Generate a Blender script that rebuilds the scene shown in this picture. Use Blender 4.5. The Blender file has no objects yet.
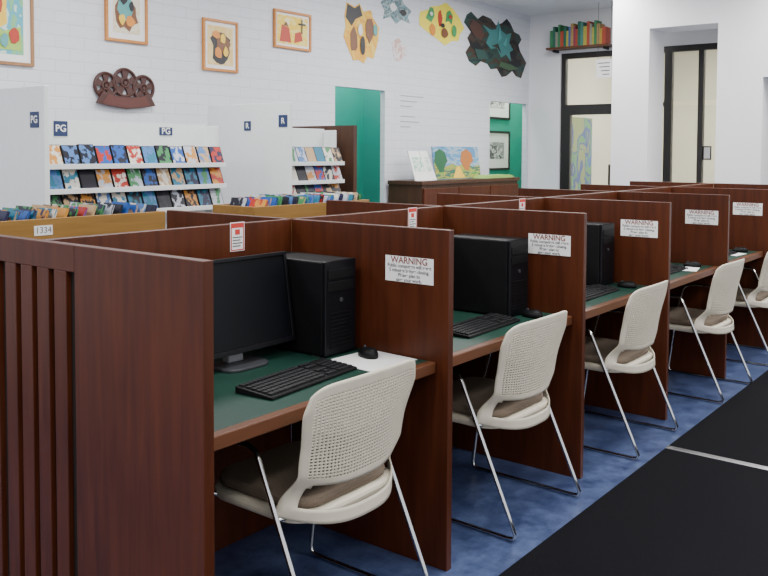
import bpy, bmesh, math, random
from mathutils import Vector, Matrix
random.seed(7)
C = bpy.context.scene.collection

# ---------------------------------------------------------------- materials
def newmat(name):
    m = bpy.data.materials.new(name); m.use_nodes = True
    nt = m.node_tree; b = nt.nodes['Principled BSDF']
    return m, nt, b
def N(nt, t, **kw):
    n = nt.nodes.new(t)
    for k, v in kw.items(): setattr(n, k, v)
    return n
def ramp(nt, cols, interp='LINEAR', pos=None):
    r = N(nt, 'ShaderNodeValToRGB'); e = r.color_ramp; e.interpolation = interp
    n = len(cols)
    for i, c in enumerate(cols):
        p = pos[i] if pos else (i/(n-1) if interp == 'LINEAR' else i/n)
        if i < 2: el = e.elements[i]; el.position = p
        else: el = e.elements.new(p)
        el.color = (*c, 1)
    return r
def plain(name, col, rough=.5, metal=0, var=.06, scale=30, bump=0, spec=.5, coat=0):
    m, nt, b = newmat(name)
    tc = N(nt, 'ShaderNodeTexCoord'); no = N(nt, 'ShaderNodeTexNoise'); no.inputs['Scale'].default_value = scale
    nt.links.new(tc.outputs['Object'], no.inputs['Vector'])
    r = ramp(nt, [tuple(c*(1-var) for c in col), tuple(min(1, c*(1+var)) for c in col)], pos=[.3, .7])
    nt.links.new(no.outputs['Fac'], r.inputs['Fac']); nt.links.new(r.outputs['Color'], b.inputs['Base Color'])
    b.inputs['Roughness'].default_value = rough; b.inputs['Metallic'].default_value = metal
    b.inputs['Specular IOR Level'].default_value = spec
    b.inputs['Coat Weight'].default_value = coat
    if bump:
        bp = N(nt, 'ShaderNodeBump'); bp.inputs['Strength'].default_value = bump; bp.inputs['Distance'].default_value = .002
        nt.links.new(no.outputs['Fac'], bp.inputs['Height']); nt.links.new(bp.outputs['Normal'], b.inputs['Normal'])
    return m
def wood(name, c1, c2, rough=.4, axis='Z', sc=1.0, spec=.4):
    m, nt, b = newmat(name)
    tc = N(nt, 'ShaderNodeTexCoord'); mp = N(nt, 'ShaderNodeMapping')
    s = [22*sc, 22*sc, 22*sc]; s['XYZ'.index(axis)] = 1.6*sc
    mp.inputs['Scale'].default_value = s
    nt.links.new(tc.outputs['Object'], mp.inputs['Vector'])
    no = N(nt, 'ShaderNodeTexNoise'); no.inputs['Scale'].default_value = 1.6; no.inputs['Detail'].default_value = 8; no.inputs['Distortion'].default_value = .6
    nt.links.new(mp.outputs['Vector'], no.inputs['Vector'])
    n2 = N(nt, 'ShaderNodeTexNoise'); n2.inputs['Scale'].default_value = 2.2
    nt.links.new(tc.outputs['Object'], n2.inputs['Vector'])
    ma = N(nt, 'ShaderNodeMath', operation='MULTIPLY_ADD'); ma.inputs[1].default_value = .35; 
    nt.links.new(n2.outputs['Fac'], ma.inputs[0])
    m2 = N(nt, 'ShaderNodeMath', operation='MULTIPLY'); m2.inputs[1].default_value = .65
    nt.links.new(no.outputs['Fac'], m2.inputs[0]); nt.links.new(m2.outputs[0], ma.inputs[2])
    r = ramp(nt, [c1, c2], pos=[.32, .68]); nt.links.new(ma.outputs[0], r.inputs['Fac'])
    nt.links.new(r.outputs['Color'], b.inputs['Base Color'])
    b.inputs['Roughness'].default_value = rough; b.inputs['Specular IOR Level'].default_value = spec
    bp = N(nt, 'ShaderNodeBump'); bp.inputs['Strength'].default_value = .12; bp.inputs['Distance'].default_value = .001
    nt.links.new(no.outputs['Fac'], bp.inputs['Height']); nt.links.new(bp.outputs['Normal'], b.inputs['Normal'])
    return m
def artmat(name, cols, scale=3.0, seed=0.0, rough=.6):
    m, nt, b = newmat(name)
    tc = N(nt, 'ShaderNodeTexCoord'); mp = N(nt, 'ShaderNodeMapping'); mp.inputs['Location'].default_value = (seed, seed*1.7, seed*.6)
    nt.links.new(tc.outputs['Generated'], mp.inputs['Vector'])
    no = N(nt, 'ShaderNodeTexNoise'); no.inputs['Scale'].default_value = scale; no.inputs['Detail'].default_value = 3; no.inputs['Distortion'].default_value = 1.2
    nt.links.new(mp.outputs['Vector'], no.inputs['Vector'])
    n = len(cols); pos = [0]+[.34+.32*(i/(n-1)) for i in range(n-1)] if n > 2 else [0, .5]
    r = ramp(nt, cols, 'CONSTANT', pos); nt.links.new(no.outputs['Fac'], r.inputs['Fac'])
    nt.links.new(r.outputs['Color'], b.inputs['Base Color']); b.inputs['Roughness'].default_value = rough
    return m

WOOD = wood('dark_mahogany_laminate', (.044, .0095, .0030), (.088, .0215, .0068), .40, spec=.28)
WOODY = wood('mahogany_edge', (.095, .032, .013), (.145, .052, .022), .38, 'X')
OAK = wood('honey_oak', (.22, .115, .025), (.33, .175, .045), .4, 'X')
DARKW = wood('dark_walnut', (.045, .018, .009), (.08, .034, .016), .45)
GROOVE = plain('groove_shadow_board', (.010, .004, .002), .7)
GREEN = plain('green_laminate', (.010, .043, .030), .42, scale=60, var=.12, spec=.35)
CREAM = plain('cream_plastic', (.66, .60, .48), .42, var=.03)
CUSH = plain('taupe_fabric', (.15, .112, .08), .9, scale=400, var=.25, bump=.4)
CHROME = plain('chrome_steel', (.62, .62, .62), .16, 1.0, var=.02)
BLACK = plain('black_plastic', (.005, .005, .006), .5, var=.2, spec=.2)
BLACKG = plain('black_gloss', (.005, .005, .007), .35, var=.1, spec=.2)
SCREEN = plain('dark_screen', (.004, .0045, .006), .34, var=.15, scale=3, spec=.15)
KEYM = plain('black_keys', (.011, .011, .013), .55, var=.2, spec=.3)
GREYP = plain('grey_plastic', (.28, .29, .31), .35, var=.03)
DGREY = plain('dark_grey_plastic', (.04, .042, .048), .4, var=.05)
PAPER = plain('white_paper', (.84, .83, .82), .8, var=.02)
INK = plain('brown_ink', (.20, .05, .04), .8)
INKR = plain('red_ink', (.55, .04, .03), .7)
INKK = plain('grey_ink', (.12, .12, .13), .8)
NAVY = plain('navy_plastic', (.012, .03, .10), .5)
WHITEM = plain('white_shelf_laminate', (.74, .76, .77), .5, var=.02)
WHITE = plain('white_paint', (.80, .80, .83), .7, var=.015, scale=4)
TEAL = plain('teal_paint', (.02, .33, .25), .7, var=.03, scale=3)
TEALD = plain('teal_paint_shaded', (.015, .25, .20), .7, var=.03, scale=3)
CEIL = plain('ceiling_paint', (.84, .84, .85), .8, var=.02)
YEL = plain('pale_yellow_paint', (.82, .78, .60), .8, var=.05, scale=2)
FRAMEK = plain('black_door_frame', (.014, .012, .012), .4)
RUB = plain('dark_rubber', (.02, .02, .02), .7)
MAT = plain('black_carpet_mat', (.0055, .0055, .0075), .95, scale=350, var=.5, bump=.6, spec=.08)
ALU = plain('aluminium', (.5, .5, .52), .3, 1.0)

def brickwall():
    m, nt, b = newmat('painted_brick')
    tc = N(nt, 'ShaderNodeTexCoord'); sp = N(nt, 'ShaderNodeSeparateXYZ'); cb = N(nt, 'ShaderNodeCombineXYZ')
    nt.links.new(tc.outputs['Object'], sp.inputs[0]); nt.links.new(sp.outputs['X'], cb.inputs['X']); nt.links.new(sp.outputs['Z'], cb.inputs['Y'])
    br = N(nt, 'ShaderNodeTexBrick'); br.inputs['Scale'].default_value = 1
    br.inputs['Brick Width'].default_value = .23; br.inputs['Row Height'].default_value = .085; br.inputs['Mortar Size'].default_value = .005
    br.inputs['Mortar Smooth'].default_value = .7
    br.inputs['Color1'].default_value = (.70, .715, .76, 1); br.inputs['Color2'].default_value = (.68, .695, .745, 1); br.inputs['Mortar'].default_value = (.61, .625, .675, 1)
    nt.links.new(cb.outputs[0], br.inputs['Vector']); nt.links.new(br.outputs['Color'], b.inputs['Base Color'])
    bp = N(nt, 'ShaderNodeBump'); bp.invert = True; bp.inputs['Strength'].default_value = .45; bp.inputs['Distance'].default_value = .003
    nt.links.new(br.outputs['Fac'], bp.inputs['Height']); nt.links.new(bp.outputs['Normal'], b.inputs['Normal'])
    b.inputs['Roughness'].default_value = .6
    return m
BRICK = brickwall()
def floormat():
    m, nt, b = newmat('blue_marbled_floor')
    tc = N(nt, 'ShaderNodeTexCoord'); no = N(nt, 'ShaderNodeTexNoise'); no.inputs['Scale'].default_value = 7; no.inputs['Detail'].default_value = 10; no.inputs['Roughness'].default_value = .75
    nt.links.new(tc.outputs['Object'], no.inputs['Vector'])
    r = ramp(nt, [(.020, .034, .10), (.10, .14, .28)], pos=[.36, .64]); nt.links.new(no.outputs['Fac'], r.inputs['Fac'])
    nt.links.new(r.outputs['Color'], b.inputs['Base Color']); b.inputs['Roughness'].default_value = .34
    return m
FLOOR = floormat()
def casemat():
    m, nt, b = newmat('printed_disc_cover')
    oi = N(nt, 'ShaderNodeObjectInfo'); tc = N(nt, 'ShaderNodeTexCoord')
    cols = [(.45, .48, .55), (.02, .09, .35), (.012, .012, .02), (.40, .03, .02), (.45, .30, .16), (.02, .16, .26), (.02, .02, .03), (.55, .24, .04), (.02, .02, .06), (.08, .18, .42), (.65, .62, .55), (.05, .22, .08)]
    r1 = ramp(nt, cols, 'CONSTANT'); nt.links.new(oi.outputs['Random'], r1.inputs['Fac'])
    mu = N(nt, 'ShaderNodeMath', operation='MULTIPLY'); mu.inputs[1].default_value = 7.31; fr = N(nt, 'ShaderNodeMath', operation='FRACT')
    nt.links.new(oi.outputs['Random'], mu.inputs[0]); nt.links.new(mu.outputs[0], fr.inputs[0])
    r2 = ramp(nt, cols[::-1], 'CONSTANT'); nt.links.new(fr.outputs[0], r2.inputs['Fac'])
    ad = N(nt, 'ShaderNodeVectorMath', operation='ADD'); nt.links.new(tc.outputs['Generated'], ad.inputs[0])
    sc = N(nt, 'ShaderNodeMath', operation='MULTIPLY'); sc.inputs[1].default_value = 50; nt.links.new(oi.outputs['Random'], sc.inputs[0]); nt.links.new(sc.outputs[0], ad.inputs[1])
    no = N(nt, 'ShaderNodeTexNoise'); no.inputs['Scale'].default_value = 3.0; no.inputs['Detail'].default_value = 2; nt.links.new(ad.outputs[0], no.inputs['Vector'])
    rr = ramp(nt, [(0, 0, 0), (1, 1, 1)], pos=[.47, .53]); nt.links.new(no.outputs['Fac'], rr.inputs['Fac'])
    mx = N(nt, 'ShaderNodeMix', data_type='RGBA'); nt.links.new(rr.outputs['Color'], mx.inputs[0]); nt.links.new(r1.outputs['Color'], mx.inputs[6]); nt.links.new(r2.outputs['Color'], mx.inputs[7])
    nt.links.new(mx.outputs[2], b.inputs['Base Color']); b.inputs['Roughness'].default_value = .4; b.inputs['Specular IOR Level'].default_value = .3
    return m
COVER = casemat()

# ---------------------------------------------------------------- mesh tools
class MB:
    def __init__(s): s.v = []; s.f = []; s.m = []
    def add(s, vs, fs, m=0):
        o = len(s.v); s.v += [tuple(v) for v in vs]; s.f += [[i+o for i in f] for f in fs]; s.m += [m]*len(fs)
    def box(s, a, b, m=0, mat=None):
        (x0, y0, z0), (x1, y1, z1) = a, b
        vs = [Vector(p) for p in [(x0,y0,z0),(x1,y0,z0),(x1,y1,z0),(x0,y1,z0),(x0,y0,z1),(x1,y0,z1),(x1,y1,z1),(x0,y1,z1)]]
        if mat is not None: vs = [mat @ v for v in vs]
        s.add(vs, [(0,3,2,1),(4,5,6,7),(0,1,5,4),(1,2,6,5),(2,3,7,6),(3,0,4,7)], m); return s
    def tube(s, pts, r, m=0, seg=8, closed=False):
        P = [Vector(p) for p in pts]; n = len(P); rings = []
        up0 = None
        for i in range(n):
            if closed: t = (P[(i+1) % n]-P[i-1])
            else: t = P[min(i+1, n-1)]-P[max(i-1, 0)]
            t.normalize()
            if up0 is None:
                up0 = Vector((1, 0, 0)) if abs(t.x) < .9 else Vector((0, 1, 0))
            a = (up0 - t*up0.dot(t)).normalized(); bb = t.cross(a); up0 = a
            rings.append([P[i]+a*math.cos(2*math.pi*k/seg)*r+bb*math.sin(2*math.pi*k/seg)*r for k in range(seg)])
        vs = [v for rg in rings for v in rg]; fs = []
        for i in range(n if closed else n-1):
            j = (i+1) % n
            for k in range(seg):
                k2 = (k+1) % seg; fs.append((i*seg+k, i*seg+k2, j*seg+k2, j*seg+k))
        if not closed: fs.append(tuple(range(seg))[::-1]); fs.append(tuple((n-1)*seg+k for k in range(seg)))
        s.add(vs, fs, m); return s
    def prism(s, poly, axis, d0, d1, m=0):
        """poly: 2D points; axis 'y' -> (x,z) outline extruded in y; 'z' -> (x,y) outline; 'x' -> (y,z)"""
        def P(p, d):
            return {'y': (p[0], d, p[1]), 'z': (p[0], p[1], d), 'x': (d, p[0], p[1])}[axis]
        n = len(poly); vs = [P(p, d0) for p in poly]+[P(p, d1) for p in poly]
        fs = [tuple(range(n)), tuple(range(2*n-1, n-1, -1))]+[(i, n+i, n+(i+1) % n, (i+1) % n) for i in range(n)]
        s.add(vs, fs, m); return s
    def cyl(s, c, r, h, m=0, axis='z', seg=20, r2=None):
        r2 = r if r2 is None else r2
        vs = []
        for rr, d in ((r, 0), (r2, h)):
            for k in range(seg):
                a = 2*math.pi*k/seg; u, w = math.cos(a)*rr, math.sin(a)*rr
                vs.append({'z': (c[0]+u, c[1]+w, c[2]+d), 'y': (c[0]+u, c[1]+d, c[2]+w), 'x': (c[0]+d, c[1]+u, c[2]+w)}[axis])
        fs = [tuple(range(seg)), tuple(range(2*seg-1, seg-1, -1))]+[(i, (i+1) % seg, seg+(i+1) % seg, seg+i) for i in range(seg)]
        s.add(vs, fs, m); return s
    def obj(s, name, mats, parent=None, loc=(0, 0, 0), rot=(0, 0, 0), smooth=False, bevel=0, solid=0, **props):
        me = bpy.data.meshes.new(name); me.from_pydata(s.v, [], s.f)
        if not isinstance(mats, (list, tuple)): mats = [mats]
        for mm in mats: me.materials.append(mm)
        for p, mi in zip(me.polygons, s.m): p.material_index = mi; p.use_smooth = smooth
        bm = bmesh.new(); bm.from_mesh(me); bmesh.ops.recalc_face_normals(bm, faces=bm.faces); bm.to_mesh(me); bm.free()
        me.update()
        o = bpy.data.objects.new(name, me); C.objects.link(o); o.location = loc; o.rotation_euler = rot
        if parent: o.parent = parent
        if solid:
            md = o.modifiers.new('thickness', 'SOLIDIFY'); md.thickness = solid; md.offset = 0
        if bevel:
            md = o.modifiers.new('bevel', 'BEVEL'); md.width = bevel; md.segments = 2; md.limit_method = 'ANGLE'; md.angle_limit = math.radians(40)
        for k, v in props.items(): o[k] = v
        return o
def thing(name, label, cat, loc=(0, 0, 0), rz=0, group=None):
    o = bpy.data.objects.new(name, None); C.objects.link(o); o.empty_display_size = .1
    o.location = loc; o.rotation_euler = (0, 0, rz); o['label'] = label; o['category'] = cat
    if group: o['group'] = group
    return o
def copy_thing(root, loc, rz=0, label=None):
    n = root.copy(); C.objects.link(n); n.location = loc; n.rotation_euler = (0, 0, rz)
    if label: n['label'] = label
    def rec(src, dst):
        for ch in src.children:
            c = ch.copy(); C.objects.link(c); c.parent = dst; rec(ch, c)
    rec(root, n)
    return n
ROTX_ = Matrix(((0, 0, -1), (-1, 0, 0), (0, 1, 0))).to_euler()   # text facing -X
ROTY_ = (math.pi/2, 0, 0)                                        # text facing -Y
def text(body, size, mat, parent, loc, rot, name='lettering', align='CENTER', bold=0.0, sx=1.0, **props):
    cu = bpy.data.curves.new('t', 'FONT'); cu.body = body; cu.size = size; cu.align_x = align; cu.align_y = 'CENTER'; cu.offset = bold; cu.space_line = .95
    t = bpy.data.objects.new('t', cu); C.objects.link(t)
    dg = bpy.context.evaluated_depsgraph_get(); me = bpy.data.meshes.new_from_object(t.evaluated_get(dg))
    bpy.data.objects.remove(t)
    me.materials.clear(); me.materials.append(mat)
    o = bpy.data.objects.new(name, me); C.objects.link(o); o.location = loc; o.rotation_euler = rot; o.scale = (sx, 1, 1)
    if parent: o.parent = parent
    for k, v in props.items(): o[k] = v
    return o
def S(o): o['kind'] = 'structure'; return o
def rounded(w, h, r, n=5, cx=0, cy=0):
    pts = []
    for (sx, sy, a0) in ((1, 1, 0), (-1, 1, 90), (-1, -1, 180), (1, -1, 270)):
        for k in range(n+1):
            a = math.radians(a0+90*k/n); pts.append((cx+sx*(w/2-r)+math.cos(a)*r, cy+sy*(h/2-r)+math.sin(a)*r))
    return pts

# ---------------------------------------------------------------- key dimensions
X0, Y0, SP, H, D = 1.424, 1.658, 1.1065, 1.224, .78
YC = Y0+D; NST = 6; DZ = .75
YW, XR, ZC = 5.478, 10.195, 3.293
TW = .06

# ---------------------------------------------------------------- room
S(MB().box((-2.5, -3.5, -.05), (14.5, 7.0, 0)).obj('floor', FLOOR))
S(MB().box((-2.5, -3.5, ZC), (14.5, 7.0, ZC+.05)).obj('ceiling', CEIL))
w = MB()
for a, b in [((-2.5, YW, 0), (6.29, YW+TW, ZC)), ((7.08, YW, 0), (9.19, YW+TW, ZC)), ((10.13, YW, 0), (XR+.14, YW+TW, ZC)),
             ((6.29, YW, 2.13), (7.08, YW+TW, ZC)), ((9.19, YW, 2.13), (10.13, YW+TW, ZC))]: w.box(a, b)
S(w.obj('wall_left', BRICK))
w = MB()
w.box((XR, 5.03, 0), (XR+.14, YW, ZC)); w.box((XR, -3.5, 2.77), (XR+.14, 5.03, ZC)); w.box((XR, -3.5, 0), (XR+.14, .4, 2.77))
S(w.obj('wall_rear', WHITE))
w = MB()
w.box((9, 3.41, 0), (9.44, 3.82, ZC)); w.box((9, 2.26, 0), (9.44, 2.70, ZC)); w.box((9, 2.70, 2.82), (9.44, 3.41, ZC))
w.box((9, -3.5, 2.25), (9.44, 2.26, ZC)); w.box((9, -3.5, 0), (9.44, .9, 2.25))
S(w.obj('wall_right', WHITE))
w = MB()
w.box((5.6, 6.3, 0), (13, 6.42, ZC)); w.box((5.5, YW+TW, 0), (5.6, 6.42, ZC)); w.box((13, YW+TW, 0), (13.1, 6.42, ZC))
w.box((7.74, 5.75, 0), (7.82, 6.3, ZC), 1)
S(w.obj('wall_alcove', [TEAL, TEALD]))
S(MB().box((14, -3.5, 0), (14.1, 5.42, ZC)).box((10.36, 5.36, 0), (14, 5.42, ZC)).obj('wall_vestibule', YEL))
# baseboards
S(MB().box((-2.5, YW-.012, 0), (6.29, YW, .1)).box((7.08, YW-.012, 0), (9.19, YW, .1)).obj('baseboard_left', RUB))
S(MB().box((8.988, 3.41, 0), (9, 3.82, .1)).box((8.988, 2.26, 0), (9, 2.7, .1)).obj('baseboard_right', RUB))

# glazed storefront
def glassmat():
    m, nt, b = newmat('clear_glass'); b.inputs['Base Color'].default_value = (.85, .9, .9, 1); b.inputs['Roughness'].default_value = .03
    out = nt.nodes['Material Output']; tr = N(nt, 'ShaderNodeBsdfTransparent'); mx = N(nt, 'ShaderNodeMixShader'); mx.inputs[0].default_value = .10
    nt.links.new(tr.outputs[0], mx.inputs[1]); nt.links.new(b.outputs[0], mx.inputs[2]); nt.links.new(mx.outputs[0], out.inputs[0]); return m
GLASS = glassmat()
def glazed(name, y0, y1, door=False, fw=.06, bar=True):
    g = MB(); x0, x1 = XR+.03, XR+.1
    g.box((x0, y0, 0), (x1, y0+fw, 2.77)); g.box((x0, y1-fw, 0), (x1, y1, 2.77)); g.box((x0, y0+fw, 2.70), (x1, y1-fw, 2.77))
    if bar: g.box((x0, y0+fw, 2.06), (x1, y1-fw, 2.11))
    g.box((x0, y0+fw, 0), (x1, y1-fw, .12))
    if door:
        g.box((x0, y0+fw, .12), (x1, y0+fw+.07, 2.06)); g.box((x0, y1-fw-.07, .12), (x1, y1-fw, 2.06)); g.box((x0, y0+fw+.07, 1.98), (x1, y1-fw-.07, 2.06)); g.box((x0-.05, y0+.16, 1.0), (x0-.03, y0+.18, 1.35))
    g.box((XR+.06, y0+fw, .12), (XR+.066, y1-fw, 2.06), 1); g.box((XR+.06, y0+fw, 2.12), (XR+.066, y1-fw, 2.70), 1)
    return S(g.obj(name, [FRAMEK, GLASS]))
glazed('door_1', 4.17, 5.03, True); glazed('window_1', 3.62, 4.17); glazed('window_2', 3.25, 3.62, fw=.03, bar=False); glazed('window_3', 2.5, 3.25, fw=.03, bar=False); glazed('window_4', 1.6, 2.5); glazed('window_5', .4, 1.6)

# ---------------------------------------------------------------- study carrels
def notice(k):
    n = thing('warning_notice', 'white paper warning notice with brown lettering taped on a carrel divider', 'sign', (X0+k*SP-.017, 1.83, 1.07), 0, 'warning notices on the dividers')
    MB().box((-.001, -.108, -.047), (.0, .108, .047)).obj('paper', PAPER, n)
    text('WARNING', .034, INK, n, (-.0016, 0, .032), ROTX_, 'heading', bold=.0008)
    text('Public computers will reset\n5 minutes before closing.\nPlease plan to\nsave your work.', .0178, INKK, n, (-.0016, 0, -.014), ROTX_, 'message', bold=.0005)
for k in range(NST):
    x = X0+k*SP
    lab = 'dark mahogany study carrel with green desktop and tall divider panels'
    if k == 0: lab = 'dark mahogany study carrel with slatted end panel and green desktop'
    t = thing('study_carrel', lab, 'study carrel', (x, YC, 0), 0, 'study carrels facing the aisle')
    d = MB().box((SP-.016, -D, 0), (SP+.016, -.016, H)); d.obj('divider', WOOD, t, bevel=.002)
    MB().box((.016, -.016, 0), (SP-.016, .016, H)).obj('back_panel', WOOD, t, bevel=.002)
    MB().box((.016 if k == 0 else .018, -D+.085, DZ-.032), (SP-.018, -.018, DZ)).obj('desktop', GREEN, t, bevel=.001, label='dark green laminate desktop')
    MB().box((.016 if k == 0 else .018, -D+.05, DZ-.04), (SP-.018, -D+.085, DZ+.001)).obj('desk_edge', WOODY, t, bevel=.004, label='rounded reddish wooden desk edge')
    if k == 0:
        e = MB()
        e.box((-.018, -D, 0), (.016, -.215, H)); e.box((-.018, .215, 0), (.016, D, H))
        e.box((-.018, -.215, 1.145), (.016, .215, H)); e.box((-.018, -.215, 0), (.016, .215, .1))
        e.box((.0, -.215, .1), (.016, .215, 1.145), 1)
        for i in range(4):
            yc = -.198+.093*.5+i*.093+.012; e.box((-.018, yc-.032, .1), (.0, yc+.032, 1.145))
        e.obj('end_panel', [WOOD, GROOVE], t, bevel=.002)
    t2 = thing('study_carrel', 'dark mahogany study carrel backing onto another carrel row', 'study carrel', (x, YC, 0), 0, 'study carrels facing the shelves')
    MB().box((SP-.016, .0165, 0), (SP+.016, D, H)).obj('divider', WOOD, t2, bevel=.002)
    MB().box((.018, .0185, DZ-.032), (SP-.018, D-.07, DZ)).obj('desktop', GREEN, t2, label='dark green laminate desktop')
    MB().box((.018, D-.07, DZ-.04), (SP-.018, D-.035, DZ+.001)).obj('desk_edge', WOODY, t2, bevel=.004)
for k in range(1, NST+1): notice(k)
for k, xx in enumerate((2.22, 3.35, 4.44)):
    n = thing('small_notice', 'small white card with red printing clipped over a panel top', 'sign', (xx, YC-.0175, 1.175), 0, 'small red and white notices')
    m = MB().box((-.036, 0, -.055), (.036, .001, .055)); m.obj('card', PAPER, n)
    m = MB().box((-.033, -.001, .034), (.033, 0, .052)); m.box((-.033, -.001, -.052), (-.029, 0, .034)); m.box((.029, -.001, -.052), (.033, 0, .034)); m.box((-.029, -.001, -.052), (.029, 0, -.048)); m.box((-.012, -.001, .008), (.012, 0, .028))
    m.obj('red_border', INKR, n)
    m = MB()
    for i in range(4): m.box((-.024, -.001, -.004-i*.011), (.024-.01*(i % 2), 0, .0-i*.011))
    m.obj('printed_lines', INKK, n)

# ---------------------------------------------------------------- chair
def lerp(a, b, t): return a+(b-a)*t
def interp(tab, z):
    for (z0, v0), (z1, v1) in zip(tab, tab[1:]):
        if z <= z1:
            t = (z-z0)/(z1-z0); t = max(0, min(1, t)); t = t*t*(3-2*t); return v0+(v1-v0)*t
    return tab[-1][1]
def make_chair(loc, rz, label):
    t = thing('stacking_chair', label, 'chair', loc, rz, 'cream chairs at the carrels')
    NU, NV = 38, 42
    wtab = [(.385, .278), (.425, .276), (.52, .246), (.62, .250), (.76, .270), (.85, .266)]
    def surf(u, v):
        zt = .834-.030*abs(u)**8-.006*u*u; zb = .385+.045*abs(u)**3; z = zb+(zt-zb)*v
        hw = interp(wtab, z)*(1-.06*max(0, v-.86)/.14*abs(u)**3); x = u*hw
        wrap = interp([(.385, .15), (.46, .12), (.56, .055), (.85, .035)], z)
        y = -.235-.035*math.sin(max(0, (z-.5))/.34*math.pi/2)+wrap*abs(u)**2.6
        y += .018*math.cos((z-.62)*7) - .012
        return (x, y, z)
    bm = bmesh.new(); grid = [[bm.verts.new(surf(-1+2*i/NU, j/NV)) for i in range(NU+1)] for j in range(NV+1)]
    for j in range(NV):
        for i in range(NU):
            um = abs(-1+2*(i+.5)/NU); vm = (j+.5)/NV
            if .10 < vm < .27 and um < .86-.9*max(0, (vm-.2)): continue   # open slot above the seat
            q = [grid[j][i], grid[j][i+1], grid[j+1][i+1], grid[j+1][i]]
            if vm > .32 and vm < .94 and um < .89:
                c = sum((p.co for p in q), Vector())/4
                inner = [bm.verts.new(c+(p.co-c)*.62) for p in q]
                for a in range(4):
                    b2 = (a+1) % 4; bm.faces.new((q[a], q[b2], inner[b2], inner[a]))
            else: bm.faces.new(q)
    me = bpy.data.meshes.new('backrest'); bm.to_mesh(me); bm.free(); me.materials.append(CREAM)
    for p in me.polygons: p.use_smooth = True
    o = bpy.data.objects.new('backrest', me); C.objects.link(o); o.parent = t; o['label'] = 'perforated cream plastic backrest'
    md = o.modifiers.new('s', 'SOLIDIFY'); md.thickness = .006; md.offset = 0
    MB().prism(rounded(.50, .46, .12, 8, 0, .02), 'z', .398, .432).obj('seat', CREAM, t, bevel=.012, smooth=False)
    MB().prism(rounded(.46, .42, .10, 8, 0, .025), 'z', .4325, .466).obj('seat_cushion', CUSH, t, bevel=.014, smooth=False, label='taupe upholstered seat pad')
    for s in (-1, 1):
        x = s*.275; r = .0085
        P = [(x, -.27, r), (x, -.295, r+.004), (x, -.302, .03)]
        P += [(x, lerp(-.302, -.055, q), lerp(.03, .575, q)) for q in (.15, .4, .7, 1)]
        P += [(x, -.04, .602), (x, -.01, .617), (x, .03, .617), (x, .11, .612), (x, .14, .60), (x, .155, .575), (x, .19, .45), (x, .245, .04), (x, .24, .015), (x, .22, r)]
        P += [(x, .1, r), (x, -.1, r)]
        MB().tube(P, r, closed=True).obj('leg_frame', CHROME, t, smooth=True, label='chrome sled leg frame')
    MB().tube([(-.275, -.125, .42), (-.1, -.12, .389), (.1, -.12, .389), (.275, -.125, .42)], .008).tube([(-.275, .19, .43), (-.2, .17, .389), (.2, .17, .389), (.275, .19, .43)], .008).obj('cross_rail', CHROME, t, smooth=True)
    return t
CL = 'cream perforated plastic chair with chrome sled legs'
ch = make_chair((2.035, 1.88, 0), math.radians(0), CL+', under a carrel desk')
for k, (x, y, a) in enumerate([(3.15, 1.875, -1), (4.29, 1.84, 0), (5.53, 1.79, -2), (6.65, 1.80, 2), (7.70, 1.80, 0)]):
    copy_thing(ch, (x, y, 0), math.radians(a), CL+' at a carrel')

# ---------------------------------------------------------------- computers
def make_monitor(loc, rz):
    t = thing('computer_monitor', 'black widescreen monitor switched off on a grey stand', 'monitor', loc, rz, 'computer monitors in the carrels')
    rx = -math.radians(9)
    w, hh = .25, .165
    M = Matrix.Translation((0, 0, .215)) @ Matrix.Rotation(rx, 4, 'X')
    h = MB()
    h.box((-w, -.012, -hh), (w, .0, -hh+.018), mat=M); h.box((-w, -.012, hh-.014), (w, 0, hh), mat=M)
    h.box((-w, -.012, -hh+.018), (-w+.014, 0, hh-.014), mat=M); h.box((w-.014, -.012, -hh+.018), (w, 0, hh-.014), mat=M)
    h.box((-w, 0, -hh), (w, .022, hh), mat=M); h.box((-w+.08, .022, -hh+.05), (w-.08, .05, hh-.05), mat=M)
    h.obj('housing', BLACKG, t, bevel=.002)
    MB().box((-w+.0145, -.006, -hh+.0185), (w-.0145, -.0005, hh-.0145), mat=M).obj('screen', SCREEN, t)
    st = MB(); st.prism([(.01, .012), (.045, .012), (.06, .17), (.03, .17)], 'x', -.035, .035); st.obj('stand_neck', GREYP, t, bevel=.006)
    MB().prism(rounded(.20, .15, .05, 6, 0, .0), 'z', .0, .012).obj('stand_base', DGREY, t, bevel=.004)
    return t
def make_tower(loc, rz):
    t = thing('computer_tower', 'black upright desktop computer tower standing on a carrel desk', 'computer', loc, rz, 'computer towers in the carrels')
    MB().box((-.086, -.16, .006), (.086, .18, .350)).obj('case_body', BLACK, t, bevel=.006)
    MB().box((-.087, -.174, .004), (.087, -.1605, .352)).obj('front_panel', BLACKG, t, bevel=.005)
    MB().box((-.072, -.177, .285), (.072, -.1745, .32)).box((-.072, -.177, .24), (.072, -.1745, .275)).obj('drive_bay', BLACK, t, bevel=.001)
    MB().cyl((0, -.174, .205), .008, -.004, axis='y').obj('power_button', DGREY, t)
    g = MB()
    for i in range(10): g.box((-.06, -.1765, .03+i*.014), (.06, -.1745, .036+i*.014))
    g.obj('grille', BLACK, t)
    MB().box((-.08, -.14, 0), (-.06, -.10, .006)).box((.06, -.14, 0), (.08, -.10, .006)).box((-.08, .13, 0), (-.06, .17, .006)).box((.06, .13, 0), (.08, .17, .006)).obj('rubber_feet', RUB, t)
    return t
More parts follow.
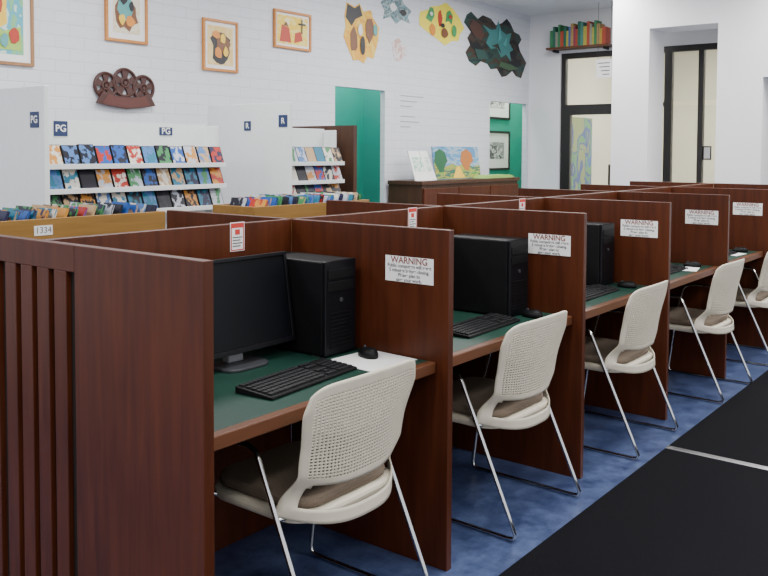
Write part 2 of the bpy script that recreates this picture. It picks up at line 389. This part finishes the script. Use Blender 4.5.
def make_keyboard(loc, rz):
    t = thing('keyboard', 'black full-size computer keyboard on a carrel desk', 'keyboard', loc, rz, 'keyboards in the carrels')
    MB().prism([(-.075, 0), (.075, 0), (.075, .022), (-.075, .010)], 'x', -.225, .225).obj('keyboard_base', BLACK, t, bevel=.003)
    k = MB()
    for r in range(6):
        y = -.062+r*.0215+(.005 if r == 5 else 0); z = .011+(y+.075)/.15*.012
        x = -.215
        widths = [.018]*15 if r != 0 else [.024, .02, .024, .108, .024, .02, .024, .026]
        for wd in widths:
            k.box((x, y, z-.002), (x+wd-.0025, y+.0165, z+.005)); x += wd+.0005
        x = .075 if r != 3 else 9
        for q in range(3):
            if x < 1 and not (r == 1 and q != 1): k.box((x, y, z-.002), (x+.0155, y+.0165, z+.005)); x += .018
            elif x < 1: x += .018
        x = .137
        if r < 5:
            for q in range(4): k.box((x, y, z-.002), (x+.0165, y+.0165, z+.005)); x += .0195
    k.obj('keys', KEYM, t, kind='stuff')
    return t
def make_mouse(loc, rz):
    t = thing('computer_mouse', 'small black computer mouse on a carrel desk', 'mouse', loc, rz, 'computer mice in the carrels')
    m = MB(); n = 16; rings = [(1, 0), (1.02, .35), (.93, .65), (.72, .88), (.35, .99)]
    vs = []
    for s, z in rings:
        for k in range(n):
            a = 2*math.pi*k/n; vs.append((math.cos(a)*.031*s, math.sin(a)*.055*s, z*.034*(1-.12*math.sin(a))))
    fs = [tuple(range(n))[::-1]]+[(i*n+k, i*n+(k+1) % n, (i+1)*n+(k+1) % n, (i+1)*n+k) for i in range(len(rings)-1) for k in range(n)]+[tuple((len(rings)-1)*n+k for k in range(n))]
    m.add(vs, fs); m.obj('mouse_body', BLACK, t, smooth=True)
    MB().cyl((-.003, .028, .030), .007, .006, axis='x', seg=12).obj('scroll_wheel', DGREY, t)
    MB().tube([(0, .054, .01), (.005, .10, .005), (.0, .15, .004), (-.02, .18, .004)], .002, seg=6).obj('cable', BLACK, t, smooth=True)
    return t
mon = make_monitor((2.035, 2.215, DZ), 0); tow = make_tower((2.385, 2.22, DZ), 0); kb = make_keyboard((2.025, 1.915, DZ+.0005), math.radians(5)); mo = make_mouse((2.42, 1.945, DZ+.002), math.radians(-25))
def paper(loc, rz, w=.215, h=.28, label='white paper sheet lying on the green desk beside the keyboard'):
    o = MB().box((-w/2, -h/2, 0), (w/2, h/2, .0015)).obj('paper_sheet', PAPER, None, loc, (0, 0, rz)); o['label'] = label; o['category'] = 'paper'; return o
paper((2.383, 1.90, DZ+.0012), math.radians(-4), .24, .23)
for k in range(1, 6):
    x = X0+k*SP
    copy_thing(mon, (x+.52, 2.22, DZ), 0)
    copy_thing(kb, (x+.60, 1.90, DZ+.0005), math.radians(3-k))
    copy_thing(mo, (x+.95, 1.84, DZ+.0005), math.radians(10*k-20))
copy_thing(tow, (3.475, 2.08, DZ)); copy_thing(tow, (4.57, 2.12, DZ))
paper((5.55, 1.86, DZ+.0012), .2, .2, .2, 'white paper sheet lying on a green carrel desk')
paper((6.60, 1.87, DZ+.0012), -.1, .2, .2, 'white paper sheet lying on a green carrel desk')

# ---------------------------------------------------------------- floor mats
def mat(x0, x1):
    t = thing('floor_mat', 'black ribbed carpet entrance mat lying along the carrels', 'mat', (x0, 1.49, 0), 0, 'black floor mats')
    MB().box((.0, -3.2, 0), (x1-x0, 0, .010)).obj('carpet_pile', MAT, t, bevel=.002)
mat(-1.5, 4.255); mat(4.305, 8.8)
o = MB().prism([(4.258, 0), (4.302, 0), (4.296, .012), (4.264, .012)], 'y', -1.7, 1.49).obj('metal_threshold_strip', ALU); o['label'] = 'thin metal joining strip between two black floor mats'; o['category'] = 'floor strip'

# ---------------------------------------------------------------- disc case shelving
def tag(txt, loc, rot, w=.085, h=.085):
    t = thing('rating_sign', 'small navy square sign with white letters reading '+txt, 'sign', loc, 0, 'navy shelf signs')
    if rot == 'x': MB().box((-.003, -w/2, -h/2), (0, w/2, h/2)).obj('sign_plate', NAVY, t); text(txt, .055, PAPER, t, (-.0038, 0, 0), ROTX_, bold=.001)
    else: MB().box((-w/2, -.003, -h/2), (w/2, 0, h/2)).obj('sign_plate', NAVY, t); text(txt, .055, PAPER, t, (0, -.0038, 0), ROTY_, bold=.001)
def gondola(x0, x1, n):
    t = thing('display_shelf_unit', 'white disc display shelving unit with sloping tiers and tall end panel', 'shelf', (x0, 4.2, 0), 0, 'white display shelf units')
    L = x1-x0
    MB().box((-.03, 0, 0), (0, .86, 1.84)).obj('end_panel', WHITEM, t, bevel=.004)
    MB().box((L, .12, 0), (L+.03, .86, 1.66)).obj('side_panel', WHITEM, t, bevel=.003)
    MB().box((0, .22, 0), (L, .25, 1.67)).obj('back_board', WHITEM, t)
    MB().box((0, .05, 0), (L, .22, .12)).obj('plinth', WHITEM, t)
    for i, z in enumerate((1.415, 1.28, 1.145, 1.0)):
        y = .02
        m = MB().box((0, y, z-.02), (L, .22, z-.008)); m.box((0, y-.008, z-.02), (L, y, z+.008)); m.obj('shelf', WHITEM, t, bevel=.001)
        if i < 3:
            for q in range(n):
                cx = x0+(q+.5)*L/n
                o = base_case.copy(); C.objects.link(o); o.location = (cx, 4.2+y+.006, z+.001); o.rotation_euler = (-math.radians(22), 0, 0)
                o.scale = (1, 1, random.uniform(.90, 1.0)); o['group'] = 'disc cases on the display shelves'
base_case = MB().box((-.049, 0.0008, 0), (.049, .022, .130)).box((-.044, 0, .004), (.045, .0008, .126), 1).obj('disc_case', [BLACK, COVER], None, (0, 0, 0))
base_case['label'] = 'slim plastic disc case with printed cover on display'; base_case['category'] = 'disc case'
gondola(2.52, 3.77, 12); gondola(4.37, 4.95, 6)
bpy.data.objects.remove(base_case)
tag('PG', (2.489, 4.29, 1.66), 'x'); tag('PG', (2.72, 4.419, 1.62), 'y'); tag('PG', (3.45, 4.419, 1.62), 'y', .10, .05); tag('R', (4.339, 4.26, 1.71), 'x'); tag('R', (4.339, 4.62, 1.68), 'x', .07, .07)
o = MB().box((5.10, 4.25, 0), (5.14, 4.95, 1.70)).obj('brown_end_board', DARKW); o['label'] = 'tall dark brown wooden board standing past the white shelves'; o['category'] = 'board'
# low bins
def bin_(x0, x1, n, ytop=1.165, num=None, y0=3.62, y1=3.98):
    t = thing('browser_bin', 'honey oak browsing bin filled with upright disc cases', 'bin', (x0, y0, 0), 0, 'oak browsing bins')
    L = x1-x0; W = y1-y0
    m = MB().box((0, 0, ytop-.2), (L, .02, ytop)).box((0, W-.02, ytop-.2), (L, W, ytop)).box((0, .02, ytop-.2), (.02, W-.02, ytop)).box((L-.02, .02, ytop-.2), (L, W-.02, ytop)).box((.02, .02, ytop-.2), (L-.02, W-.02, ytop-.185))
    m.obj('tray', OAK, t, bevel=.002)
    MB().box((.03, .03, 0), (L-.03, W-.03, ytop-.2)).obj('pedestal', OAK, t)
    if num:
        MB().box((.89, -.003, ytop-.075), (.98, 0, ytop-.03)).obj('number_label', PAPER, t); text(num, .04, INKK, t, (.935, -.0038, ytop-.052), ROTY_)
    base = MB().box((-.007, -.066, 0), (.007, .066, .19)).obj('disc_case', COVER, None); base['label'] = 'plastic disc case standing upright in an oak bin'; base['category'] = 'disc case'; base['group'] = 'disc cases in the oak bins'
    for r in range(2):
        for q in range(n):
            o = base.copy(); C.objects.link(o)
            o.location = (x0+.05+(q+.3)*(L-.12)/n, y0+.1+r*.155, ytop-.145+random.uniform(0, .015)); o.rotation_euler = (0, math.radians(random.choice((18, 21, 24))), 0)
    bpy.data.objects.remove(base)
bin_(1.2, 2.82, 30, 1.185, '1334'); bin_(3.45, 4.51, 20, 1.175)

# ---------------------------------------------------------------- wall art
def picture(x0, x1, z0, z1, fmat, art, matw=.05, label='', matm=PAPER, y=YW, fw=.022):
    t = thing('framed_picture', label, 'picture', ((x0+x1)/2, y, (z0+z1)/2), 0); w, h = (x1-x0)/2, (z1-z0)/2
    f = MB().box((-w, -.025, -h), (w, -.001, -h+fw)).box((-w, -.025, h-fw), (w, -.001, h)).box((-w, -.025, -h+fw), (-w+fw, -.001, h-fw)).box((w-fw, -.025, -h+fw), (w, -.001, h-fw))
    f.obj('frame', fmat, t, bevel=.002)
    MB().box((-w+fw, -.012, -h+fw), (w-fw, -.001, h-fw)).obj('mat_board', matm, t)
    a = w-fw-matw; b = h-fw-matw
    MB().box((-a, -.014, -b), (a, -.0125, b)).obj('artwork', art, t)
    return t, a, b
FR_O = wood('orange_frame', (.45, .16, .03), (.6, .25, .06), .4, 'X'); FR_G = wood('tan_frame', (.25, .12, .05), (.38, .2, .09), .4)
def blobs(t, items, depth=-.0145):
    for i, (poly, mt) in enumerate(items):
        MB().prism(poly, 'y', depth-.0012*(i+1), depth-.0012*i).obj('painted_shape', mt, t)
cY = plain('paint_yellow', (.85, .55, .05)); cR = plain('paint_red', (.45, .04, .02)); cB = plain('paint_blue', (.05, .18, .5)); cG = plain('paint_green', (.05, .3, .1)); cK = plain('paint_dark', (.02, .02, .025)); cBr = plain('paint_brown', (.18, .07, .03)); cT = plain('paint_teal', (.10, .34, .34)); cP = plain('paint_pink', (.6, .35, .3)); cW = plain('paint_white', (.75, .75, .75)); cO = plain('paint_orange', (.7, .25, .03)); cRock = artmat('paint_rock', [(.012, .03, .03), (.02, .06, .05), (.05, .03, .02), (.01, .012, .015)], 6)
def wobble(cx, cz, rx, rz, n=22, amp=.14, seed=1):
    rd = random.Random(seed); return [(cx+math.cos(2*math.pi*k/n)*rx*(1+rd.uniform(-amp, amp)), cz+math.sin(2*math.pi*k/n)*rz*(1+rd.uniform(-amp, amp))) for k in range(n)]
t, a, b = picture(2.55, 3.17, 2.06, 2.78, FR_G, artmat('art_a', [(.12, .42, .30), (.55, .7, .6), (.1, .4, .5), (.2, .5, .25)], 2.5, 1), .05, 'framed colourful green and blue painting on white brick')
blobs(t, [([(-.2, -.26), (.22, -.26), (.22, -.1), (.1, -.14), (0, -.08), (-.2, -.16)], plain('paint_leaf', (.35, .55, .1))), (wobble(.05, .0, .09, .14, 12, .25, 31), cY), (wobble(.06, .03, .04, .07, 9, .25, 32), cR), (wobble(.16, .15, .05, .06, 9, .25, 33), cB), (wobble(-.1, -.05, .06, .1, 9, .25, 34), cO), (wobble(.17, -.17, .035, .05, 9, .25, 35), cR), (wobble(.1, -.2, .03, .04, 9, .25, 36), cT)])
t, a, b = picture(3.73, 4.10, 2.30, 2.74, FR_O, artmat('art_b', [(.7, .66, .5), (.7, .6, .42), (.74, .7, .55)], 3, 4), .045, 'framed abstract brown painting with white border on brick')
blobs(t, [(wobble(0, -.01, .095, .125, 14, .25, 3), cBr), (wobble(-.01, .02, .06, .09, 10, .3, 5), cT), (wobble(.03, -.06, .04, .04, 8, .3, 6), cO), (wobble(-.03, .09, .04, .03, 8, .3, 7), cK), (wobble(-.04, -.05, .03, .04, 8, .3, 8), cY), (wobble(.04, .05, .02, .04, 8, .3, 9), cK)])
t, a, b = picture(4.64, 5.02, 2.155, 2.58, FR_O, artmat('art_c', [(.75, .48, .08), (.78, .55, .2), (.8, .62, .3)], 3, 8), .03, 'orange framed abstract painting in brown and orange')
blobs(t, [(wobble(0, 0, .105, .135, 16, .25, 13), cK), (wobble(.02, .02, .07, .08, 10, .3, 15), cBr), (wobble(-.03, -.06, .045, .045, 8, .3, 16), cO), (wobble(.02, .06, .03, .04, 8, .3, 17), cY), (wobble(-.05, .09, .045, .03, 8, .3, 18), cO), (wobble(.05, -.05, .03, .04, 8, .3, 19), cY)])
t, a, b = picture(5.45, 5.93, 2.42, 2.76, FR_O, artmat('art_d', [(.85, .62, .08), (.82, .68, .2), (.85, .58, .05), (.8, .7, .4)], 2, 2), .02, 'framed yellow painting with red shapes on white brick')
blobs(t, [([(-.17, -.11), (-.02, -.11), (-.05, .02), (-.14, .04)], cR), ([(.02, -.11), (.13, -.08), (.1, .0), (.03, -.02)], cR), ([(.11, -.02), (.125, -.02), (.125, .11), (.11, .11)], cK), ([(.07, .06), (.165, .06), (.165, .075), (.07, .075)], cK), ([(-.12, .04), (-.09, .07), (-.06, .03)], cBr)])
def mural(x0, x1, z0, z1, label, shapes):
    t = thing('wall_mural_cutout', label, 'wall decoration', ((x0+x1)/2, YW, (z0+z1)/2), 0)
    w, h = (x1-x0)/2, (z1-z0)/2
    for i, (poly, mt) in enumerate(shapes):
        MB().prism([(p[0]*w, p[1]*h) for p in poly], 'y', -.004-.002*i, -.001 if i == 0 else -.0041-.002*(i-1)).obj('painted_board' if i == 0 else 'painted_shape', mt, t)
mural(6.38, 6.99, 2.38, 2.97, 'yellow painted cutout with dark figures on white wall', [([(-.85, .5), (-.75, .95), (-.35, .85), (-.1, 1), (.1, .75), (.5, .85), (.6, .6), (.95, .3), (.9, -.1), (.8, -.4), (.65, -.8), (.3, -.75), (.15, -1), (-.15, -.9), (-.4, -.95), (-.65, -.6), (-.9, -.2), (-.8, .15)], artmat('mur_y', [(.75, .42, .05), (.8, .5, .06), (.78, .38, .04), (.8, .55, .1)], 3, 3)),
   ([(-.8, .45), (-.72, .9), (-.35, .8), (-.1, .95), (.05, .6), (-.3, .45), (-.5, .2)], cK), (wobble(-.4, -.25, .2, .4, 12, .2, seed=4), cBr), (wobble(.4, .15, .2, .4, 12, .2, 5), cBr), (wobble(.05, -.4, .13, .35, 10, seed=8), cK), (wobble(.7, .2, .12, .2, 8, seed=18), cT), (wobble(-.1, .1, .12, .2, 8, seed=19), cW)])
mural(6.98, 7.55, 2.82, 3.16, 'teal and grey painted animal cutout on white wall', [([(-.95, .2), (-.6, .7), (-.1, .5), (.2, .9), (.5, .4), (.95, .1), (.7, -.3), (.85, -.7), (.3, -.55), (0, -.9), (-.35, -.5), (-.8, -.75), (-.7, -.2)], artmat('mur_t', [(.04, .08, .1), (.12, .3, .35), (.35, .42, .42), (.1, .18, .2), (.2, .32, .36)], 4, 5)), (wobble(-.2, .1, .2, .25, 10, seed=2), cW), (wobble(.4, -.1, .2, .2, 8, seed=22), cK)])
mural(7.16, 7.46, 2.45, 2.69, 'small pale pink painted figure on white wall', [(wobble(0, 0, .9, .9, 12, .3, seed=12), artmat('mur_p', [(.7, .68, .68), (.62, .5, .48), (.75, .73, .73), (.6, .4, .35)], 3, 2))])
mural(7.69, 8.55, 2.72, 3.17, 'bright yellow painted cutout with small green and red figures', [(wobble(0, 0, .92, .92, 18, .2, seed=15), plain('mur_yellow', (.88, .74, .06), .6)), ([(-.75, .1), (-.55, .7), (-.4, .65), (-.35, .3), (-.5, -.05)], cG), (wobble(-.1, .25, .1, .4, 10, seed=2), cR), ([(.15, .1), (.2, .6), (.35, .75), (.5, .5), (.45, .05), (.3, .2)], cG), (wobble(-.45, -.4, .14, .28, 10, seed=4), cO), (wobble(.1, -.45, .16, .24, 10, seed=6), cBr), (wobble(.55, -.25, .12, .3, 10, seed=7), cG), (wobble(0, -.1, .1, .12, 8, seed=9), cK), (wobble(.35, .4, .08, .1, 8, seed=10), cR), (wobble(-.55, .35, .07, .1, 8, seed=11), cW)])
mural(8.58, 10.12, 2.42, 3.19, 'large dark painted cutout of a teal winged creature on rocks', [([(-1, .55), (-.92, .8), (-.8, .92), (-.6, .75), (-.45, .9), (-.2, .85), (-.05, .68), (.15, .8), (.3, .98), (.42, .85), (.55, .6), (.72, .55), (.8, .4), (.7, .2), (.76, .0), (.98, -.35), (.9, -.6), (.8, -.9), (.62, -.85), (.5, -.7), (.3, -.9), (.15, -.95), (0, -.7), (-.2, -.75), (-.3, -.6), (-.5, -.55), (-.65, -.72), (-.85, -.6), (-.95, -.35), (-.82, -.1), (-.9, .1), (-.8, .3)], cRock),
   ([(-.35, .05), (-.25, .35), (-.45, .6), (-.2, .5), (-.05, .55), (.02, .85), (.12, .55), (.28, .45), (.45, .55), (.38, .2), (.52, .0), (.4, -.1), (.45, -.4), (.28, -.2), (.12, -.32), (-.02, -.05), (-.2, -.1)], plain('paint_teal_deep', (.06, .22, .22))), ([(-.85, .45), (-.75, .7), (-.55, .6), (-.4, .3), (-.5, .1), (-.7, .2)], plain('paint_umber', (.09, .04, .03))), ([(.1, -.45), (.45, -.5), (.7, -.6), (.4, -.7), (.05, -.62)], plain('moss', (.05, .11, .05))), ([(-.7, -.2), (-.4, -.18), (-.3, -.45), (-.6, -.5)], plain('moss2', (.03, .08, .07))), ([(.0, .15), (.05, .7), (.12, .3)], cT), ([(.15, .1), (.3, .4), (.26, .05)], cT), ([(-.2, 0), (.0, .1), (.1, -.2), (.0, -.05)], cRock)])
# film reel sculpture
t = thing('film_reel_wall_sign', 'dark red-brown metal sculpture of three film reels with banner', 'wall decoration', (3.89, YW, 1.95))
REEL = plain('oxide_red_metal', (.05, .012, .008), .5)
def reel(cx, cz, r):
    m = MB()
    ring = lambda rr, w: m.tube([(cx+math.cos(a*math.pi/14)*rr, -.02, cz+math.sin(a*math.pi/14)*rr) for a in range(28)], w, closed=True)
    ring(r, .013); ring(r*.32, .012); m.cyl((cx, -.03, cz), r*.16, .02, axis='y')
    for k in range(5):
        a = 2*math.pi*k/5+.3; c, s = math.cos(a), math.sin(a); n = (-s, c); w0, w1 = r*.14, r*.34
        m.prism([(cx+c*r*.2+n[0]*w0, cz+s*r*.2+n[1]*w0), (cx+c*r*.98+n[0]*w1, cz+s*r*.98+n[1]*w1), (cx+c*r*.98-n[0]*w1, cz+s*r*.98-n[1]*w1), (cx+c*r*.2-n[0]*w0, cz+s*r*.2-n[1]*w0)], 'y', -.026, -.012)
    m.obj('film_reel', REEL, t)
reel(-.165, .02, .09); reel(.165, .02, .09); reel(0, .05, .10)
ban = [(-.26, -.11), (-.2, -.02), (-.12, -.05), (0, -.055), (.12, -.05), (.2, -.02), (.26, -.11), (.15, -.13), (0, -.145), (-.15, -.13)]
MB().prism(ban, 'y', -.045, -.03).obj('banner', REEL, t, bevel=.002)
MB().prism([(p[0]*.8, p[1]*.8-.02) for p in ban], 'y', -.047, -.0455).obj('banner_inset', plain('banner_inset_red', (.09, .02, .014), .5), t)
# wall text sign
t = thing('wall_lettering', 'small grey printed text lines on white wall beside doorway', 'sign', (7.56, YW, 1.93))
m = MB()
for i, wd in enumerate((.42, .30, .2, .0, .26, .34, .18)):
    if wd: m.box((-.21, -.003, .16-i*.055), (-.21+wd, -.001, .170-i*.055))
m.obj('printed_lines', plain('light_grey_ink', (.35, .35, .37)), t)
o = MB().box((7.16, YW-.012, 1.05), (7.25, YW-.001, 1.19)).obj('light_switch', PAPER); o['label'] = 'white wall switch plate beside the doorway'; o['category'] = 'switch'

# alcove pictures
FRK = plain('black_frame', (.02, .02, .02))
picture(10.40, 11.12, 1.24, 1.80, FRK, artmat('art_e', [(.5, .5, .5), (.1, .1, .1), (.6, .6, .6), (.3, .3, .3)], 2, 3), .13, 'black framed monochrome photograph on teal wall', y=6.3, fw=.03)
picture(10.40, 11.12, 1.97, 2.45, FRK, artmat('art_f', [(.5, .5, .5), (.1, .1, .1), (.6, .6, .6), (.3, .3, .3)], 2, 7), .13, 'black framed monochrome photograph on teal wall', y=6.3, fw=.03)

# ---------------------------------------------------------------- high bookshelf above the door
t = thing('wall_shelf', 'narrow dark wooden wall shelf holding books above the door', 'shelf', (XR, 4.72, 2.83))
MB().box((-.2, -.42, -.025), (-.001, .42, 0)).obj('board', WOODY, t, bevel=.002)
MB().box((-.15, -.35, -.055), (-.001, -.33, -.025)).box((-.15, .33, -.055), (-.001, .35, -.025)).obj('bracket', FRAMEK, t)
bc = [(.4, .35, .06), (.04, .2, .08), (.38, .06, .03), (.06, .12, .3), (.35, .22, .08), (.02, .12, .08), (.25, .25, .2), (.25, .04, .08), (.06, .2, .16), (.45, .3, .04)]
yy = 4.34; i = 0
while yy < 5.08:
    wd = random.uniform(.024, .046); hh = random.uniform(.19, .31); b = thing('book', 'hardback book with coloured spine on the high wall shelf', 'book', (XR-.19, yy, 2.83), 0, 'books on the high wall shelf')
    mt = plain('book_cloth', bc[(i*7+random.randrange(3)) % 10], .6)
    MB().box((0, 0, 0), (.15, .003, hh)).box((0, wd-.003, 0), (.15, wd, hh)).box((0, .003, 0), (.003, wd-.003, hh)).obj('cover', mt, b)
    MB().box((.003, .003, .003), (.145, wd-.003, hh-.004)).obj('pages', PAPER, b); yy += wd+.002; i += 1
# hanging sign
t = thing('hanging_sign', 'white rectangular sign hanging in front of the glass door', 'sign', (9.75, 4.24, 2.50))
MB().box((-.008, -.10, -.11), (.008, .10, .11)).obj('sign_plate', PAPER, t, bevel=.002)
m = MB()
for i in range(4): m.box((-.0095, -.075, .06-i*.045), (-.008, .075-.02*i, .072-i*.045))
m.obj('printed_lines', INKK, t)
MB().tube([(0, -.08, .11), (0, -.08, ZC-2.50)], .002, seg=6).tube([(0, .08, .11), (0, .08, ZC-2.50)], .002, seg=6).obj('cord', FRAMEK, t)
# poster in vestibule and small card on the glass
o = MB().box((11.15, 5.345, .9), (11.9, 5.357, 2.0)).obj('poster_panel', artmat('poster', [(.03, .12, .35), (.10, .30, .08), (.03, .06, .25), (.25, .3, .08)], 3, 2)); o['label'] = 'blue and green poster on the pale vestibule wall'; o['category'] = 'poster'
t = thing('door_card', 'small white card with dark border fixed to the glazing', 'sign', (XR+.058, 3.17, 1.50))
MB().box((-.002, -.05, -.08), (0, .05, .08)).obj('card_border', FRAMEK, t); MB().box((-.003, -.035, -.065), (-.002, .035, .065)).obj('card_face', PAPER, t)

# ---------------------------------------------------------------- display table along the wall
t = thing('display_cabinet', 'long dark wooden display cabinet against the white wall', 'cabinet', (8.1, 5.2, 0))
MB().box((-1.02, -.2, 1.16), (1.0, .24, 1.2)).obj('cabinet_top', DARKW, t, bevel=.003)
MB().box((-1.0, -.18, .08), (.98, .24, 1.16)).obj('body', DARKW, t)
for i in range(3): 
    d = MB().box((-.98+i*.655, -.2, .12), (-.34+i*.655, -.181, 1.12)).obj('door', WOOD, t, bevel=.003)
    MB().cyl((-.40+i*.655, -.22, .65), .012, .02, axis='y').obj('knob', ALU, d)
MB().box((-.98, -.14, 0), (.96, .22, .08)).obj('plinth', RUB, t)
t = thing('open_display_book', 'open white picture book standing on the dark cabinet', 'book', (7.36, 5.10, 1.2))
for s in (-1, 1):
    M = Matrix.Rotation(s*math.radians(12), 4, 'Z') @ Matrix.Rotation(-math.radians(22), 4, 'X')
    MB().box((0 if s > 0 else -.2, 0, 0.0), (.2 if s > 0 else 0, .012, .33), mat=M).obj('page', PAPER, t)
    MB().box((.03 if s > 0 else -.17, -.002, .10), (.17 if s > 0 else -.03, 0, .26), mat=M).obj('page_picture', artmat('bookart', [(.7, .72, .7), (.2, .5, .35), (.75, .75, .72), (.4, .6, .5)], 2, s), t)
t = thing('landscape_painting', 'colourful unframed landscape painting propped on the dark cabinet', 'painting', (8.08, 5.2, 1.2))
M = Matrix.Rotation(-math.radians(8), 4, 'X')
MB().box((-.46, 0, 0), (.46, .02, .36), mat=M).obj('canvas', artmat('painted_sky', [(.06, .2, .42), (.1, .3, .5), (.3, .4, .5), (.08, .24, .45)], 3, 6), t)
m = lambda poly, mt, i: MB().prism(poly, 'y', -.002*(i+1), -.002*i).obj('painted_shape', mt, t, rot=(-math.radians(8), 0, 0))
m([(-.46, .005), (.46, .005), (.46, .15), (.3, .13), (.2, .18), (0, .14), (-.1, .17), (-.3, .13), (-.46, .19)], artmat('field', [(.04, .2, .05), (.15, .35, .07), (.4, .35, .06), (.04, .15, .1)], 5, 3), 0)
m([(-.38, .08), (-.46, .2), (-.42, .30), (-.33, .335), (-.24, .3), (-.2, .2), (-.27, .14), (-.29, .08)], plain('dark_tree', (.02, .12, .05)), 1); m([(.14, .1), (.06, .2), (.1, .3), (.2, .335), (.3, .29), (.33, .2), (.24, .15), (.22, .09)], plain('orange_tree', (.45, .15, .03)), 1)
m([(-.12, .01), (.12, .01), (.03, .14), (-.02, .14)], cY, 1)
o = MB().prism([(8.35, 1.201), (8.95, 1.201), (9.0, 1.215), (8.9, 1.235), (8.4, 1.235)], 'y', 5.02, 5.19).obj('green_cloth', plain('lime_cloth', (.3, .5, .12), .9)); o['label'] = 'folded lime green cloth lying on the dark cabinet'; o['category'] = 'cloth'

# ---------------------------------------------------------------- lights
def area(x, y, z, sx, sy, e, col=(1, .98, .95), rot=(0, 0, 0)):
    l = bpy.data.lights.new('ceiling_light', 'AREA'); l.shape = 'RECTANGLE'; l.size = sx; l.size_y = sy; l.energy = e; l.color = col
    o = bpy.data.objects.new('ceiling_light', l); C.objects.link(o); o.location = (x, y, z); o.rotation_euler = rot; return o
for x in (0.2, 3.2, 6.2, 8.3):
    for y in (-.6, 1.6, 3.9):
        area(x, y, ZC-.03, 1.2, .6, 64 if y > 3 else 58, (1, .985, .96))
area(11.8, 3.5, ZC-.03, 1.5, 1.5, 120, (1, .96, .85)); area(11.8, 1.5, ZC-.03, 1.5, 1.5, 120, (1, .96, .85))
area(7.0, 5.95, ZC-.05, .9, .4, 45); area(10.8, 5.95, ZC-.05, 1.2, .4, 45); area(9.2, 5.95, ZC-.05, 1.2, .4, 25)
t = thing('ceiling_spotlight', 'small recessed ceiling spotlight with dark rim', 'ceiling light', (8.9, 4.0, ZC))
MB().cyl((0, 0, -.012), .06, .012).obj('rim', FRAMEK, t)
wd = bpy.data.worlds.new('World'); bpy.context.scene.world = wd; wd.use_nodes = True
bg = wd.node_tree.nodes['Background']; bg.inputs[0].default_value = (.93, .955, 1.0, 1); bg.inputs[1].default_value = 1.35

# ---------------------------------------------------------------- camera
F, yaw, pitch, roll, cy = 858.575, .65918, .04528, .00485, 190.303
f = Vector((math.cos(yaw)*math.cos(pitch), math.sin(yaw)*math.cos(pitch), -math.sin(pitch)))
r = Vector((math.sin(yaw), -math.cos(yaw), 0)); u = r.cross(f)
r2 = r*math.cos(roll)+u*math.sin(roll); u2 = -r*math.sin(roll)+u*math.cos(roll)
cam = bpy.data.cameras.new('camera'); co = bpy.data.objects.new('camera', cam); C.objects.link(co)
Mx = Matrix((r2, u2, -f)).transposed().to_4x4(); Mx.translation = Vector((0, 0, 1.5)); co.matrix_world = Mx
cam.sensor_width = 36; cam.lens = 36*F/768; cam.shift_y = -(288-cy)/768; cam.clip_start = .05
bpy.context.scene.camera = co
